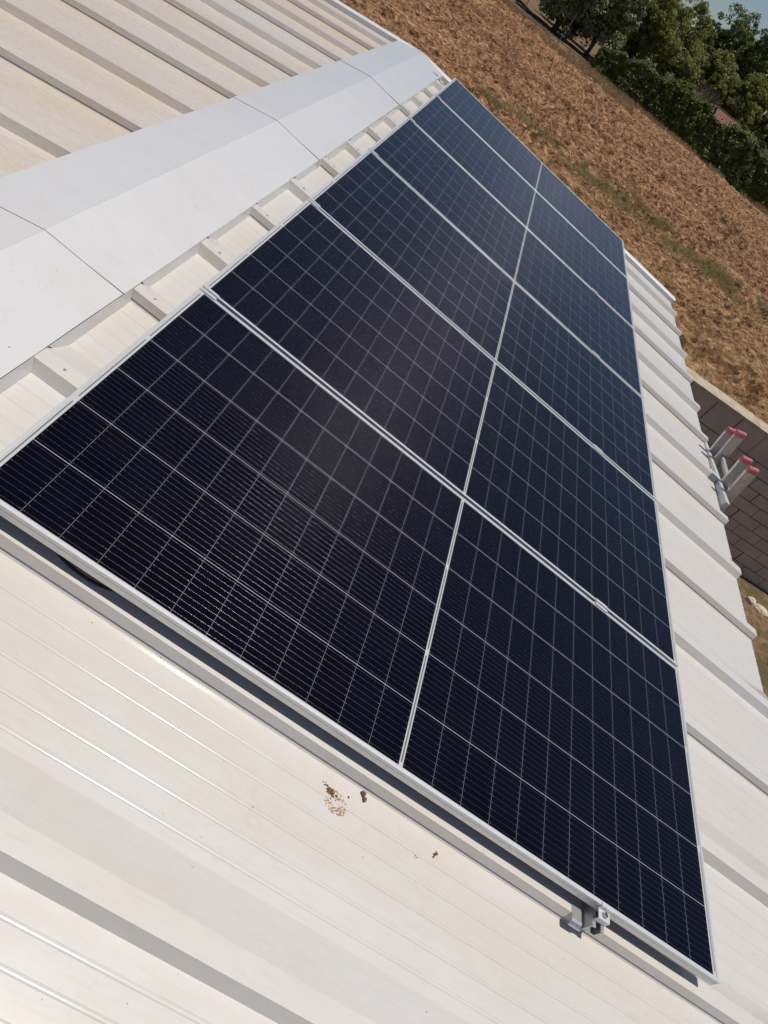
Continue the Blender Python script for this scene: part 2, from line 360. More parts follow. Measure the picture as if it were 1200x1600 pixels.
# ------------------------------------------------------------------ the barn: walls, roof sheets, ridge cap, flashings
barn = empty('barn', Matrix.Identity(4), 'low white barn whose trapezoidal metal roof carries the solar panels', 'barn')
XR, ZR = -0.424, -0.055                     # ridge crease in the roof frame
A2 = 2*TH
def LF(s, y, off):                          # point on the left slope: s down from ridge, off above
    return (XR - s*math.cos(A2) - off*math.sin(A2), y, ZR - s*math.sin(A2) + off*math.cos(A2))
TR, TP = -0.103, -0.067
beads = [0.122, 0.171, 0.232, 0.292, 0.353, 0.413], [0.672, 0.730, 0.792, 0.855, 0.914]
def sheet_profile(k, last=False):
    p = [(k-0.0190, -0.0920), (k-0.0105, TP+0.0012), (k+0.036, TP+0.0012), (k+0.108, TR)]
    def bd(l):
        for b in l:
            p.append((k+b-0.0054, TR))
            for q in range(11):
                a_ = math.radians(-25+5*q); p.append((k+b+0.0107*math.sin(a_), TR+0.0009+0.0107*(math.cos(a_)-math.cos(math.radians(25)))))
            p.append((k+b+0.0054, TR))
    bd(beads[0]); p.extend([(k+0.466, TR), (k+0.482, TP), (k+0.534, TP), (k+0.640, TR)]); bd(beads[1])
    if last: p.extend([(k+0.955, TR), (k+0.955, -0.150)])
    else: p.extend([(k+0.977, TR), (k+0.9868, -0.0915), (k+0.9905, -0.0850), (k+0.9915, -0.0850), (k+0.9915, -0.150)])
    p.extend([(k-0.008, -0.150), (k-0.008, -0.0800), (k-0.0090, -0.0690), (k-0.0168, -0.0923)])
    return p
sheets = {}
for k in range(-4, 7):
    last = k == 6
    m = MB(); m.prism(sheet_profile(k, last), -0.395, 3.062, lambda a, b, d: (d, a, b))
    sheets[k] = m.build('roof_sheet', M_right, barn); sheets[k].matrix_local = RM
    m = MB(); m.prism(sheet_profile(k, last), 0.03, 3.52, lambda a, b, d: LF(d, a, b-ZR))
    m.build('roof_sheet', M_left, barn).matrix_local = RM
# screws on the ribs between ridge cap and panels
M_screw = simple('screw_head', (0.58, 0.57, 0.55), 0.5)
m = MB(); m.tube([(0, 0, 0), (0, 0, 0.0012)], 0.0055, 10); m.tube([(0, 0, 0.001), (0, 0, 0.0055)], 0.0042, 6)
scr0 = m.build('screw', M_screw, sheets[-4])
first = True
for k in range(-3, 7):
    for yc in (k+0.016, k+0.511):
        o = scr0 if first else scr0.copy()
        if not first: COL.objects.link(o)
        first = False; o.parent = sheets[k]; o.matrix_local = Matrix.Translation((-0.078+random.uniform(-0.006, 0.006), yc, TP+0.0008))
# ridge cap pieces, 2 m long, each lapping over the nearer one
caps = []
cy = [-3.0, -1.075, 0.927, 2.925, 4.915, 6.975]
for q in range(len(cy)-1):
    y0, y1 = cy[q], cy[q+1]+(0.05 if q < len(cy)-2 else 0); nseg = 14
    V = []; Fc = []
    sag = rng.normal(0, 0.0008, nseg+1)
    for i_ in range(nseg+1):
        y = y0+(y1-y0)*i_/nseg
        up = 0.0022*(1-i_/nseg) + 0.0006 + sag[i_]*0.5
        pr = [(-0.151+0.002*(1-i_/nseg)*1.5, TP+0.0045+up*1.7), (-0.29, TP+0.0075+up), (XR+0.004, ZR+up+0.0004), (XR, ZR+up+0.001)]
        ls = [LF(0.004, y, 0.0004+up), LF(0.12, y, 0.000+up-0.004), LF(0.245, y, up-0.009)]
        top = [(a, y, b) for a, b in pr] + ls
        V += top
    w = 7
    for i_ in range(nseg):
        for j_ in range(w-1): Fc.append((i_*w+j_, i_*w+j_+1, (i_+1)*w+j_+1, (i_+1)*w+j_))
    o = mesh_obj('ridge_cap', V, Fc, M_cap, barn); o.matrix_local = RM
    caps.append(o)
    sm = o.modifiers.new('solidify', 'SOLIDIFY'); sm.thickness = 0.0012; sm.offset = 0
    # down-turned toothed flange, cut out round each rib
    cuts = []
    for k in range(-4, 8):
        cuts.append((k-0.021, k+0.082, k-0.0125, k+0.0440)); cuts.append((k+0.468, k+0.588, k+0.479, k+0.5430))
    fx0, fz0, fx1, fz1 = -0.150, TP+0.0058, -0.138, TR+0.0022
    mb = MB(); ya = y0
    def fl_piece(ya_b, ya_t, yb_b, yb_t, off):
        a = [(fx0+off, ya_t, fz0), (fx0+off, yb_t, fz0), (fx1+off, yb_b, fz1), (fx1+off, ya_b, fz1)]
        b = [(p[0]-0.0012, p[1], p[2]-0.0006) for p in a]
        mb.hexa(a, b)
    off = 0.0 if q % 2 == 0 else 0.0022
    prev_t = y0; prev_b = y0
    ymax = y1
    for (cb0, cb1, ct0, ct1) in cuts:
        if cb1 < y0 or cb0 > ymax: continue
        if cb0 > prev_b: fl_piece(prev_b, prev_t, cb0, ct0, off)
        prev_b, prev_t = cb1, ct1
    if prev_b < ymax: fl_piece(prev_b, prev_t, ymax, ymax, off)
    mb.build('flange', M_cap, o)
# rivets on the cap
m = MB(); m.tube([(0, 0, 0), (0, 0, 0.0022)], 0.0032, 8); riv = m.build('rivet', M_flash, caps[0]); first = True
for ci, y in ((1, -0.55), (1, 0.45), (2, 1.25), (2, 2.1), (3, 3.2), (3, 4.1), (4, 5.4), (4, 6.3)):
    o = riv if first else riv.copy()
    if not first: COL.objects.link(o)
    first = False; o.parent = caps[ci]; o.matrix_local = Matrix.Translation((-0.20, y, TP+0.0085))
# gable flashing at the far end: upstand and rolled top
def gable(fn, d0, d1):
    mb = MB(); P_ = [(6.905, TR+0.001), (6.905, TP+0.002), (6.915, TP+0.010), (6.995, TP+0.012), (7.003, TP+0.006), (7.003, -0.22), (6.998, -0.22), (6.998, TP+0.004), (6.918, TP+0.003), (6.910, TP-0.002), (6.910, TR+0.001)]
    mb.prism(P_, d0, d1, fn); return mb
gable(lambda a, b, d: (d, a, b), -0.40, 3.085).build('gable_flashing', M_flash, barn).matrix_local = RM
gable(lambda a, b, d: LF(d, a, b-ZR), 0.03, 3.54).build('gable_flashing', M_flash, barn).matrix_local = RM
# eave flashing strip
mb = MB(); mb.box(3.0665, 3.0715, -4, 6.99, -0.165, TR-0.006); mb.box(3.02, 3.0665, -4, 6.99, -0.165, -0.155)
mb.build('eave_flashing', M_flash, barn).matrix_local = RM
M_wall = simple('rendered_wall', (0.55, 0.50, 0.43), 0.9, 0, 0.2, 0.1, 3)
mb = MB(); mb.box(-3.65, 2.85, -3.9, 6.85, 0.0, H-0.56)
mb.build('wall', M_wall, barn)

# ------------------------------------------------------------------ solar panels
labels = ['nearest solar panel, its whole near frame edge hanging over the roof sheet', 'second solar panel from the camera end of the row',
          'third solar panel from the camera end of the row', 'fourth solar panel from the camera end, next after the middle of the row',
          'fifth solar panel, last but one before the gable end', 'farthest solar panel, beside the field at the gable end, mirroring blue sky']
def ring(mb, prof, L, W):
    n = len(prof)
    cs = [(0, 0, 1, 1), (L, 0, -1, 1), (L, W, -1, -1), (0, W, 1, -1)]
    v = [(cx+sx*a, cy_+sy*a, z) for cx, cy_, sx, sy in cs for a, z in prof]
    f = [(c*n+i, c*n+(i+1) % n, ((c+1) % 4)*n+(i+1) % n, ((c+1) % 4)*n+i) for c in range(4) for i in range(n)]
    mb.add(v, f)
def make_panel():
    t = empty('solar_panel', PF, labels[0], 'solar panel', 'row of solar panels on the roof')
    mb = MB()
    ring(mb, [(0.0006, 0), (0, -0.0006), (0, -0.010), (0.0007, -0.0106), (0.0007, -0.0118), (0, -0.0124), (0, -0.030), (0.022, -0.030), (0.022, -0.0285), (0.0018, -0.0285), (0.0018, -0.0085), (0.0088, -0.0085), (0.0088, -0.0008), (0.0082, 0)], PL, PW)
    mb.build('frame', M_alu, t)
    mb = MB(); mb.box(0.0084, PL-0.0084, 0.0084, PW-0.0084, -0.0058, -0.0016)
    mb.build('glass', M_glass, t)
    for xx_ in (0.45, PL/2, PL-0.45):
        mb = MB(); mb.box(xx_-0.04, xx_+0.04, PW/2-0.03, PW/2+0.03, -0.024, -0.006)
        mb.build('junction_box', M_cable, t)
    return t
def copy_tree(o, parent=None):
    c = o.copy(); COL.objects.link(c)
    if parent: c.parent = parent
    for ch in list(o.children): copy_tree(ch, c)
    return c
p0 = make_panel()
for i_ in range(1, 6):
    c = copy_tree(p0); c.matrix_world = PF @ Matrix.Translation((0, i_*(PW+PG), 0)); c['label'] = labels[i_]

# ------------------------------------------------------------------ mounting rails
def rail(xc, label, ex):
    fa, fb = (-0.060, -0.0215) if ex == 0 else (0.0215, 0.060)
    t = empty('mounting_rail', PF @ Matrix.Translation((xc, 0, 0)), label, 'mounting rail', 'rails under the solar panels')
    ya, yb = -0.046, 6.93
    P_ = [(-0.0205, -0.0305), (-0.0205, -0.0655), (0.0205, -0.0655), (0.0205, -0.0305), (0.009, -0.0305), (0.009, -0.034), (0.0175, -0.034), (0.0175, -0.0625), (-0.0175, -0.0625), (-0.0175, -0.034), (-0.009, -0.034), (-0.009, -0.0305)]
    mb = MB(); mb.prism(P_, ya, yb, lambda a, b, d: (a, d, b)); mb.build('profile', M_rail, t)
    # foot plates on the ribs with a rounded lip hanging over the rib's flank
    for k in range(0, 7):
        mb = MB(); yc = k+0.016
        pts = [(-0.038, 0), (-0.032, -0.002), (-0.030, -0.006)]
        mb.box(fa, fb, yc-0.052, yc-0.016, -0.0655, -0.0630)
        for s_ in range(6):
            a0, a1 = s_*math.pi/12, (s_+1)*math.pi/12
            r_ = 0.015
            q0 = (yc-0.052-r_*math.sin(a0), -0.063-r_*(1-math.cos(a0))); q1 = (yc-0.052-r_*math.sin(a1), -0.063-r_*(1-math.cos(a1)))
            q0i = (yc-0.052-(r_-0.0022)*math.sin(a0), -0.0652-(r_-0.0022)*(1-math.cos(a0))); q1i = (yc-0.052-(r_-0.0022)*math.sin(a1), -0.0652-(r_-0.0022)*(1-math.cos(a1)))
            mb.hexa([(fa, *q0), (fb, *q0), (fb, *q1), (fa, *q1)], [(fa, *q0i), (fb, *q0i), (fb, *q1i), (fa, *q1i)])
        mb.build('foot', M_rail, t)
    # clamps
    for q in range(0, 7):
        mb = MB(); bolt = MB()
        if q == 0:
            yc = -0.012
            mb.box(-0.02, 0.02, -0.0035, 0.0085, 0.0004, 0.0030); mb.box(-0.02, 0.02, -0.0035, -0.0008, -0.030, 0.0004)
            mb.box(-0.02, 0.02, -0.030, -0.0035, -0.0130, -0.0100); mb.box(-0.02, 0.02, -0.030, -0.0275, -0.0300, -0.0130)
            name = 'end_clamp'; zb = -0.010; yb_ = -0.016
        elif q == 6:
            yc = 6*PW+5*PG
            mb.box(-0.02, 0.02, yc-0.0085, yc+0.0035, 0.0004, 0.0030); mb.box(-0.02, 0.02, yc+0.0008, yc+0.0035, -0.030, 0.0004)
            mb.box(-0.02, 0.02, yc+0.0035, yc+0.028, -0.0130, -0.0100)
            name = 'end_clamp'; zb = -0.010; yb_ = yc+0.016
        else:
            yc = q*(PW+PG)-PG/2
            mb.box(-0.030, 0.030, yc-0.0180, yc-0.0070, 0.0004, 0.0042); mb.box(-0.030, 0.030, yc+0.0070, yc+0.0180, 0.0004, 0.0042)
            mb.box(-0.030, 0.030, yc-0.0070, yc-0.0045, -0.012, 0.0042); mb.box(-0.030, 0.030, yc+0.0045, yc+0.0070, -0.012, 0.0042)
            mb.box(-0.030, 0.030, yc-0.0045, yc+0.0045, -0.0075, -0.0050)
            name = 'mid_clamp'; zb = -0.005; yb_ = yc
        c = mb.build(name, M_alu, t)
        r_ = 0.0065 if name == 'end_clamp' else 0.0042
        bolt.tube([(0, yb_, -0.034), (0, yb_, zb)], r_*0.6, 10); bolt.tube([(0, yb_, zb), (0, yb_, zb+0.0012)], r_*1.25, 14)
        bolt.tube([(0, yb_, zb+0.0012), (0, yb_, zb+0.0075)], r_, 14)
        bolt.build('bolt', M_steel, c)
    return t
rail(1.840, 'lower aluminium rail whose end and clamp stick out past the near frame edge', 0)
rail(0.030, 'upper aluminium rail under the panel edge nearest the ridge cap', 1)

def cable(name, pts, r, label):
    mb = MB(); P_ = [Vector(p) for p in pts]; out = []
    for i_ in range(len(P_)-1):
        a, b = P_[max(i_-1, 0)], P_[i_]; c, d = P_[i_+1], P_[min(i_+2, len(P_)-1)]
        for s_ in range(8):
            t_ = s_/8; out.append(0.5*((2*b)+(c-a)*t_+(2*a-5*b+4*c-d)*t_*t_+(3*b-a-3*c+d)*t_**3))
    out.append(P_[-1]); mb.tube(out, r, 8)
    o = mb.build(name, M_cable, None, PF, smooth=True); return tag(o, label, 'cable')
cable('power_cable', [(0.05, 0.30, -0.04), (0.13, 0.10, -0.058), (0.21, 0.030, -0.062), (0.30, 0.012, -0.063), (0.38, 0.035, -0.062), (0.48, 0.12, -0.058), (0.60, 0.30, -0.04)], 0.0035, 'black cable sagging in the shadow under the nearest panel frame')
cable('power_cable', [(-0.20, 6.66, -0.064), (-0.128, 6.70, -0.060), (-0.09, 6.735, -0.085), (-0.06, 6.80, -0.098), (-0.035, 6.84, -0.096), (0.02, 6.86, -0.088)], 0.0028, 'black cable coming out of the ridge cap by the farthest panel')

# ------------------------------------------------------------------ dirt on the roof
M_dirt = simple('dry_mud', (0.20, 0.13, 0.075), 0.95, 0, 0.1, 0.5, 300)
M_dirt2 = simple('pale_crumbs', (0.47, 0.33, 0.19), 0.95, 0, 0.1, 0.4, 300)
def clump(cx, cy_, rx, ry, n, ang, size, mat, z0, label, h=0.003, ring_=False):
    mb = MB()
    ca, sa = math.cos(ang), math.sin(ang)
    for _ in range(n):
        a = random.uniform(0, 2*math.pi); r_ = abs(random.gauss(0, 0.5)) if not ring_ else random.uniform(0.2, 1.0)**0.7
        px, py = rx*r_*math.cos(a), ry*r_*math.sin(a)
        x = cx+px*ca-py*sa; y = cy_+px*sa+py*ca; s_ = size*random.uniform(0.4, 1.3)
        k = random.randint(5, 7); hh = h*random.uniform(0.4, 1.2); a0 = random.uniform(0, 6)
        rr = [s_*random.uniform(0.6, 1.2) for _ in range(k)]
        bot = [(x+rr[i]*math.cos(a0+i*2*math.pi/k), y+0.8*rr[i]*math.sin(a0+i*2*math.pi/k), z0-0.0005) for i in range(k)]
        top = [(x+(b[0]-x)*0.6+random.uniform(-1, 1)*s_*0.1, y+(b[1]-y)*0.6, z0+hh*random.uniform(0.7, 1.2)) for b in bot]
        mb.add(bot+top, [tuple(range(k, 2*k))]+[(i, (i+1) % k, k+(i+1) % k, k+i) for i in range(k)])
    return mb
def dirt(name, parts, label, cat='dirt'):
    root = None
    for mb, mat in parts:
        if root is None: root = mb.build(name, mat, None, PF); tag(root, label, cat)
        else:
            o = mb.build('crumbs', mat, root)
    return root
dirt('mud_patch', [(clump(1.030, -0.080, 0.024, 0.013, 110, -0.5, 0.0032, None, TR, ''), M_dirt),
                   (clump(1.052, -0.098, 0.036, 0.026, 260, -0.4, 0.0023, None, TR, '', 0.0018, True), M_dirt2)],
     'crumbly brown patch of dried mud with pale crumbs, largest dirt on the near roof sheet')
dirt('mud_patch', [(clump(1.117, -0.044, 0.017, 0.005, 34, 2.2, 0.0034, None, TR+0.004, '', 0.004), M_dirt)],
     'dark crooked lump of dried mud against the sheet joint')
dirt('mud_patch', [(clump(1.352, -0.070, 0.014, 0.004, 20, 1.2, 0.0032, None, TR, '', 0.004), M_dirt)],
     'small forked brown dirt lump alone below the panel frame')
dirt('mud_patch', [(clump(1.081, -0.068, 0.008, 0.003, 10, -0.8, 0.0026, None, TR, '', 0.003), M_dirt)],
     'tiny oval dropping between the two larger mud lumps')
dirt('mud_patch', [(clump(1.296, -0.106, 0.008, 0.006, 6, 0.5, 0.0016, None, TR, '', 0.002), M_dirt)],
     'few dark crumbs left of the small forked dirt lump')

# ------------------------------------------------------------------ ladder at the eave
lad = empty('ladder', PF @ Matrix.Translation((3.13, 3.6, -0.1)), 'aluminium two section ladder with red end caps leaning on the eave', 'ladder')
LM = Matrix.Translation((-3.13, -3.6, 0.1))
D = Vector((0.31, 0, -1)).normalized(); N = Vector((1, 0, 0.31)).normalized(); Yv = Vector((0, 1, 0))
def lbox(mb, T, l0, l1, n0, n1, y0, y1):
    v = [LM @ (T + D*l + N*n_ + Yv*y) for l in (l0, l1) for n_ in (n0, n1) for y in (y0, y1)]
    mb.add(v, [(0,1,3,2), (4,6,7,5), (0,4,5,1), (2,3,7,6), (0,2,6,4), (1,5,7,3)])
tips = [(Vector((3.040, 3.880, 0.112)), 1, 0.072), (Vector((3.056, 3.800, 0.158)), 1, 0.072), (Vector((3.056, 3.455, 0.140)), -1, 0.072), (Vector((3.078, 3.345, 0.150)), -1, 0.072)]
for T, sgn, dp in tips:
    ln = (T.z + 3.65)/(-D.z)
    mb = MB()
    lbox(mb, T, 0.02, ln, 0.003, dp-0.003, -0.0015 if sgn > 0 else -0.0015, 0.0015)
    for n0 in (0.0, dp-0.003): lbox(mb, T, 0.02, ln, n0, n0+0.003, *( (-0.0255, 0.0015) if sgn > 0 else (-0.0015, 0.0255)))
    mb.build('rail', M_lad, lad)
    mb = MB(); y0, y1 = (-0.029, 0.005) if sgn > 0 else (-0.005, 0.029)
    lbox(mb, T, -0.014, 0.034, -0.004, dp+0.004, y0, y1)
    mb.build('end_cap', M_red, lad, bevel=0.013)
for (a, b) in ((0, 3), (1, 2)):
    Ta, Tb = tips[a][0], tips[b][0]; z = 0.20 if a else 0.235
    k = 0
    while z < 3.6:
        mb = MB(); lbox(mb, Vector((Tb.x, 0, 0.15)), z, z+0.020, 0.034, 0.056, Tb.y+0.0015, Ta.y-0.0015)
        mb.build('rung', M_lad, lad); z += 0.28
ang = math.atan2(0.045, 0.84)
mb = MB()
a = Vector((3.103, 4.025, -0.118)); b = Vector((3.116, 3.190, -0.078)); t_ = (b-a).normalized(); s_ = Vector((1, 0, 0)); u_ = s_.cross(t_).normalized(); u_ = u_ if u_.z > 0 else -u_
pa = [LM @ (a + s_*x + u_*z) for x, z in ((-0.018, 0.022), (0.018, 0.022), (0.018, -0.030), (-0.018, -0.030))]; pb = [p+(b-a) for p in pa]
mb.hexa(pa, pb); mb.build('crossbar', M_ladw, lad, bevel=0.002)

# ------------------------------------------------------------------ block wall with coping
M_block = NT('concrete_block'); c_ = M_block.coord()
nb = M_block.noise(c_, 2.5, 5, 0.6); nb2 = M_block.noise(c_, 60, 4, 0.7)
M_block.base(M_block.mix(M_block.fl(nb, 0.3, 0.7), (0.43, 0.325, 0.255), (0.56, 0.44, 0.35))); M_block.rough(0.9); M_block.bump(nb2, 0.5, 0.004); M_block = M_block.m
M_mortar = simple('mortar', (0.12, 0.09, 0.07), 0.95, 0, 0.1, 0.5, 9)
M_cop = simple('coping_concrete', (0.44, 0.375, 0.275), 0.9, 0, 0.2, 0.2, 7)
wl = empty('block_wall', Matrix.Translation((5.6, 9.46, 0)) @ Matrix.Rotation(math.radians(3.5), 4, 'Z'), 'brown concrete block wall with pale coping between barn yard and field', 'wall')
def Wz(z): return H+z
mb = MB(); zs = [-1.667, -2.07, -2.27, -2.47, -2.67, -2.87, -3.07, -3.27, -3.47, -3.67, -3.86]
for r_ in range(len(zs)-1):
    off = (0.0 if r_ % 2 == 0 else 0.25)
    bl = 0.5
    x = -6+off+0.44
    while x < 10:
        g = 0.0055; g2 = g if random.random() < 0.65 else random.uniform(0.010, 0.020)
        dy = random.uniform(-0.003, 0.003)
        mb.box(x+g2, x+bl-g, dy, 0.19, Wz(zs[r_+1])+0.006+random.uniform(0, 0.004), Wz(zs[r_])-0.005+(0 if r_ else 0.003)); x += bl
mb.build('block_courses', M_block, wl, bevel=0.003)
mb = MB(); mb.box(-6, 10, 0.006, 0.185, 0.0, Wz(-1.670)); mb.build('mortar_bed', M_mortar, wl)
x = -6.02
while x < 10:
    mb = MB(); dz = random.uniform(-0.002, 0.002)
    mb.box(x+0.003, x+0.747, -0.015+random.uniform(-0.0015, 0.0015), 0.36, Wz(-1.667)+dz, Wz(-1.617)+dz)
    mb.build('coping_stone', M_cop, wl, bevel=0.004); x += 0.75

def stone(loc, s, label, seed):
    bm = bmesh.new(); bmesh.ops.create_icosphere(bm, subdivisions=3, radius=1)
    rr = np.random.default_rng(seed); ph = rr.uniform(0, 6, 6)
    for v in bm.verts:
        p = v.co; k = 1+0.13*math.sin(3*p.x+ph[0])+0.12*math.sin(4*p.y+ph[1])+0.1*math.sin(5*p.z+ph[2])+0.06*math.sin(9*p.x+7*p.y+ph[3])
        v.co = Vector((p.x*k*s[0], p.y*k*s[1], max(p.z, -0.6)*k*s[2]))
    me = bpy.data.meshes.new('stone'); bm.to_mesh(me); bm.free(); o = bpy.data.objects.new('stone', me); COL.objects.link(o); me.materials.append(M_stone)
    o.location = loc; return tag(o, label, 'stone')
M_stone = simple('pale_limestone', (0.58, 0.52, 0.41), 0.9, 0, 0.2, 0.3, 14)
stone((8.43, 8.98, 0.03), (0.09, 0.08, 0.055), 'small pale rock by the foot of the block wall, left of the flat one', 3)
stone((8.68, 8.95, 0.02), (0.14, 0.09, 0.05), 'larger flat pale rock lying at the foot of the block wall', 5)

# ------------------------------------------------------------------ vegetation
def leaves(C, rad, n, size, clumps, hollow=0.55, aspect=0.55):
    """leaf quads gathered in clumps spread through an ellipsoid; returns V,F"""
    d = rng.normal(size=(clumps, 3)); d /= np.linalg.norm(d, axis=1)[:, None]
    r = rng.uniform(hollow**3, 1, clumps)**(1/3); cc = d*r[:, None]*np.array(rad)*rng.uniform(0.86, 1.06, clumps)[:, None]
    cr = rng.uniform(0.12, 0.24, clumps)*min(rad)*1.3
    k = rng.integers(0, clumps, n); q = rng.normal(size=(n, 3)); q /= np.linalg.norm(q, axis=1)[:, None]
    P = cc[k] + q*(cr[k]*rng.uniform(0.3, 1.0, n)**0.5)[:, None]*np.array([1.15, 1.15, 0.8])
    return quads(P+np.array(C), q, size, aspect)
def quads(P, nrm, size, aspect=0.55):
    n = len(P); nn = nrm + rng.normal(0, 0.7, (n, 3)); nn /= np.linalg.norm(nn, axis=1)[:, None]
    a = np.cross(nn, rng.normal(size=(n, 3))); a /= np.linalg.norm(a, axis=1)[:, None]; b = np.cross(nn, a)
    s = (size*rng.uniform(0.6, 1.35, n))[:, None]
    V = np.concatenate([P-a*s, P-b*s*aspect, P+a*s, P+b*s*aspect]); i = np.arange(n)
    return V, np.stack([i, i+n, i+2*n, i+3*n], 1)
def tree(name, x, y, zc, rx, ry, rz, n, size, mat, label, cat='tree', group=None, lobes=5, hollow=0.5):
    t = empty(name, Matrix.Translation((x, y, 0)), label, cat, group)
    Vs, Fs, off = [], [], 0; tips_ = []
    for i_ in range(lobes):
        a = 2*math.pi*i_/lobes+rng.uniform(-0.4, 0.4); f = 0.0 if i_ == 0 else 0.42
        cx, cy2, cz = rx*f*math.cos(a), ry*f*math.sin(a), zc+rz*rng.uniform(-0.30, 0.32)*(0 if i_ == 0 else 1)
        k = 0.78 if i_ == 0 else rng.uniform(0.45, 0.62)
        v, f2 = leaves((cx, cy2, cz), (rx*k, ry*k, rz*k*(1.15 if i_ == 0 else 1)), n//lobes, size, 60, hollow)
        Vs.append(v); Fs.append(f2+off); off += len(v); tips_.append((cx, cy2, cz))
    o = big_obj('crown', np.concatenate(Vs), np.concatenate(Fs), mat, t)
    mb = MB(); th = max(0.08, rx*0.055)
    mb.tube([(0, 0, -0.1), (0.1*th, 0, zc*0.35), (0, 0.1*th, zc*0.8), (0, 0, zc+rz*0.5)], [th*1.3, th, th*0.7, th*0.2], 10)
    for p in tips_[1:]:
        mb.tube([(0, 0, zc*0.4), (p[0]*0.5, p[1]*0.5, (zc*0.4+p[2])/2), p], [th*0.6, th*0.4, th*0.12], 7)
    mb.build('trunk', M_bark, t, smooth=True)
    return t
L_sil = leaf_mat('silver_leaf', (0.095, 0.115, 0.050), (0.31, 0.34, 0.17), 0.15)
L_olv = leaf_mat('olive_leaf', (0.105, 0.122, 0.032), (0.34, 0.345, 0.100), 0.4)
L_drk = leaf_mat('dark_needle', (0.030, 0.040, 0.020), (0.075, 0.090, 0.045), 0.1)
L_pin = leaf_mat('pine_needle', (0.085, 0.120, 0.038), (0.25, 0.280, 0.090), 0.3)
L_hed = leaf_mat('hedge_leaf', (0.042, 0.060, 0.015), (0.20, 0.235, 0.058), 0.25, 1.3)
L_bam = leaf_mat('cane_leaf', (0.10, 0.12, 0.075), (0.26, 0.28, 0.19), 0.2)
G = 'trees beyond the field'
tree('broadleaf_tree', 0.9, 79, 3.3, 4.2, 3.5, 3.6, 22000, 0.14, L_sil, 'round silvery green tree at the open end of the hedge', 'tree', G)
tree('broadleaf_tree', 4.6, 80, 3.9, 2.9, 2.6, 3.7, 16000, 0.14, L_sil, 'smaller silvery green tree with visible trunk just left of the hedge end', 'tree', G)
tree('bushy_tree', 8.3, 84, 4.6, 4.0, 3.2, 5.0, 26000, 0.13, L_olv, 'olive green tree behind the left end of the hedge', 'tree', G)
tree('bushy_tree', 10.9, 90, 5.0, 4.3, 3.2, 4.8, 24000, 0.13, L_olv, 'tall olive green tree whose top meets the sky left of the gap', 'tree', G)
tree('bushy_tree', 12.6, 82, 3.1, 3.6, 2.6, 3.1, 20000, 0.12, L_olv, 'low olive tree rising just over the middle of the hedge', 'tree', G)
tree('conifer', 11.9, 99, 5.4, 1.2, 1.2, 4.3, 6000, 0.13, L_drk, 'thin dark conifer tip at the top edge against the sky', 'tree', G, 4)
tree('conifer', 13.9, 99, 5.0, 1.4, 1.3, 4.3, 6000, 0.13, L_drk, 'dark pointed conifer in the sky gap between the two tree masses', 'tree', G, 4)
tree('pine_tree', 16.9, 97, 7.0, 3.8, 3.2, 4.8, 24000, 0.13, L_pin, 'pine with rounded crown right of the sky gap', 'tree', G)
tree('pine_tree', 21.8, 96, 7.6, 4.6, 3.4, 5.6, 26000, 0.13, L_pin, 'tallest pine at the right edge against the sky', 'tree', G)
tree('bushy_tree', 16.8, 85, 3.9, 3.8, 2.8, 3.9, 24000, 0.13, L_olv, 'olive green tree directly behind the bare twiggy shrub', 'tree', G)
tree('bushy_tree', 20.9, 84, 4.2, 3.8, 2.8, 4.1, 24000, 0.13, L_olv, 'olive green tree above the red tiled roof', 'tree', G)
tree('bushy_tree', 25.5, 84, 4.6, 4.0, 2.8, 4.6, 20000, 0.13, L_olv, 'olive green tree behind the pale cane plant at the right edge', 'tree', G)
tree('bushy_tree', -4.5, 82, 3.6, 4.2, 3.2, 3.8, 16000, 0.14, L_drk, 'dark tree beyond the fence at the top left of the tree line', 'tree', G)
tree('bushy_tree', 2.6, 86, 2.6, 4.2, 2.4, 2.8, 14000, 0.13, L_drk, 'dark low tree in the shade behind the two silvery trees', 'tree', G)
tree('bushy_tree', 30.5, 86, 4.4, 3.8, 3.0, 4.4, 14000, 0.14, L_olv, 'olive tree beyond the right end of the hedge', 'tree', G)

# hedge: one long clipped mass
hd = empty('hedge', Matrix.Translation((20, 70.6, 0)), 'long dark green hedge along the far side of the field', 'hedge')
n = 210000; hx = rng.uniform(-15.2, 22, n); top = 2.6+0.55*np.clip((hx+15)/9, 0, 1)+0.6*(vnoise(hx+50, hx*0, 1.6, 61)-0.5)+0.4*(vnoise(hx+50, hx*0, 0.6, 66)-0.5)+0.4*np.clip((hx-2)/6, 0, 1)-1.1*np.clip((-13.2-hx)/2, 0, 1)
vv = rng.uniform(0, 1, n)**0.8; ed = rng.uniform(0, 1, n)
ph = rng.uniform(-math.pi/2-0.5, math.pi/2+0.7, n)
hy = -1.25*np.cos(rng.uniform(-0.9, 0.9, n))*(1-0.35*vv)+rng.normal(0, 0.14, n)
bk = rng.uniform(0, 1, n) < 0.35; hy = np.where(bk, rng.uniform(-1.1, 1.1, n), hy); vz = np.where(bk, top*rng.uniform(0.9, 1.03, n), top*vv)
bump_ = 0.35*(vnoise(hx+80, vz, 0.8, 62)-0.5)+0.3*(vnoise(hx+80, vz, 0.35, 63)-0.5)
P = np.stack([hx, hy+bump_*1.3, vz+np.where(bk, bump_*0.8, 0)], 1)
nr = np.stack([np.zeros(n), np.where(bk, 0, -1.0), np.where(bk, 1.0, 0.2)], 1)
keep = vnoise(hx+11, vz*1.3, 0.42, 64) > 0.06
v, f = quads(P[keep], nr[keep], 0.115)
big_obj('foliage', v, f, L_hed, hd)
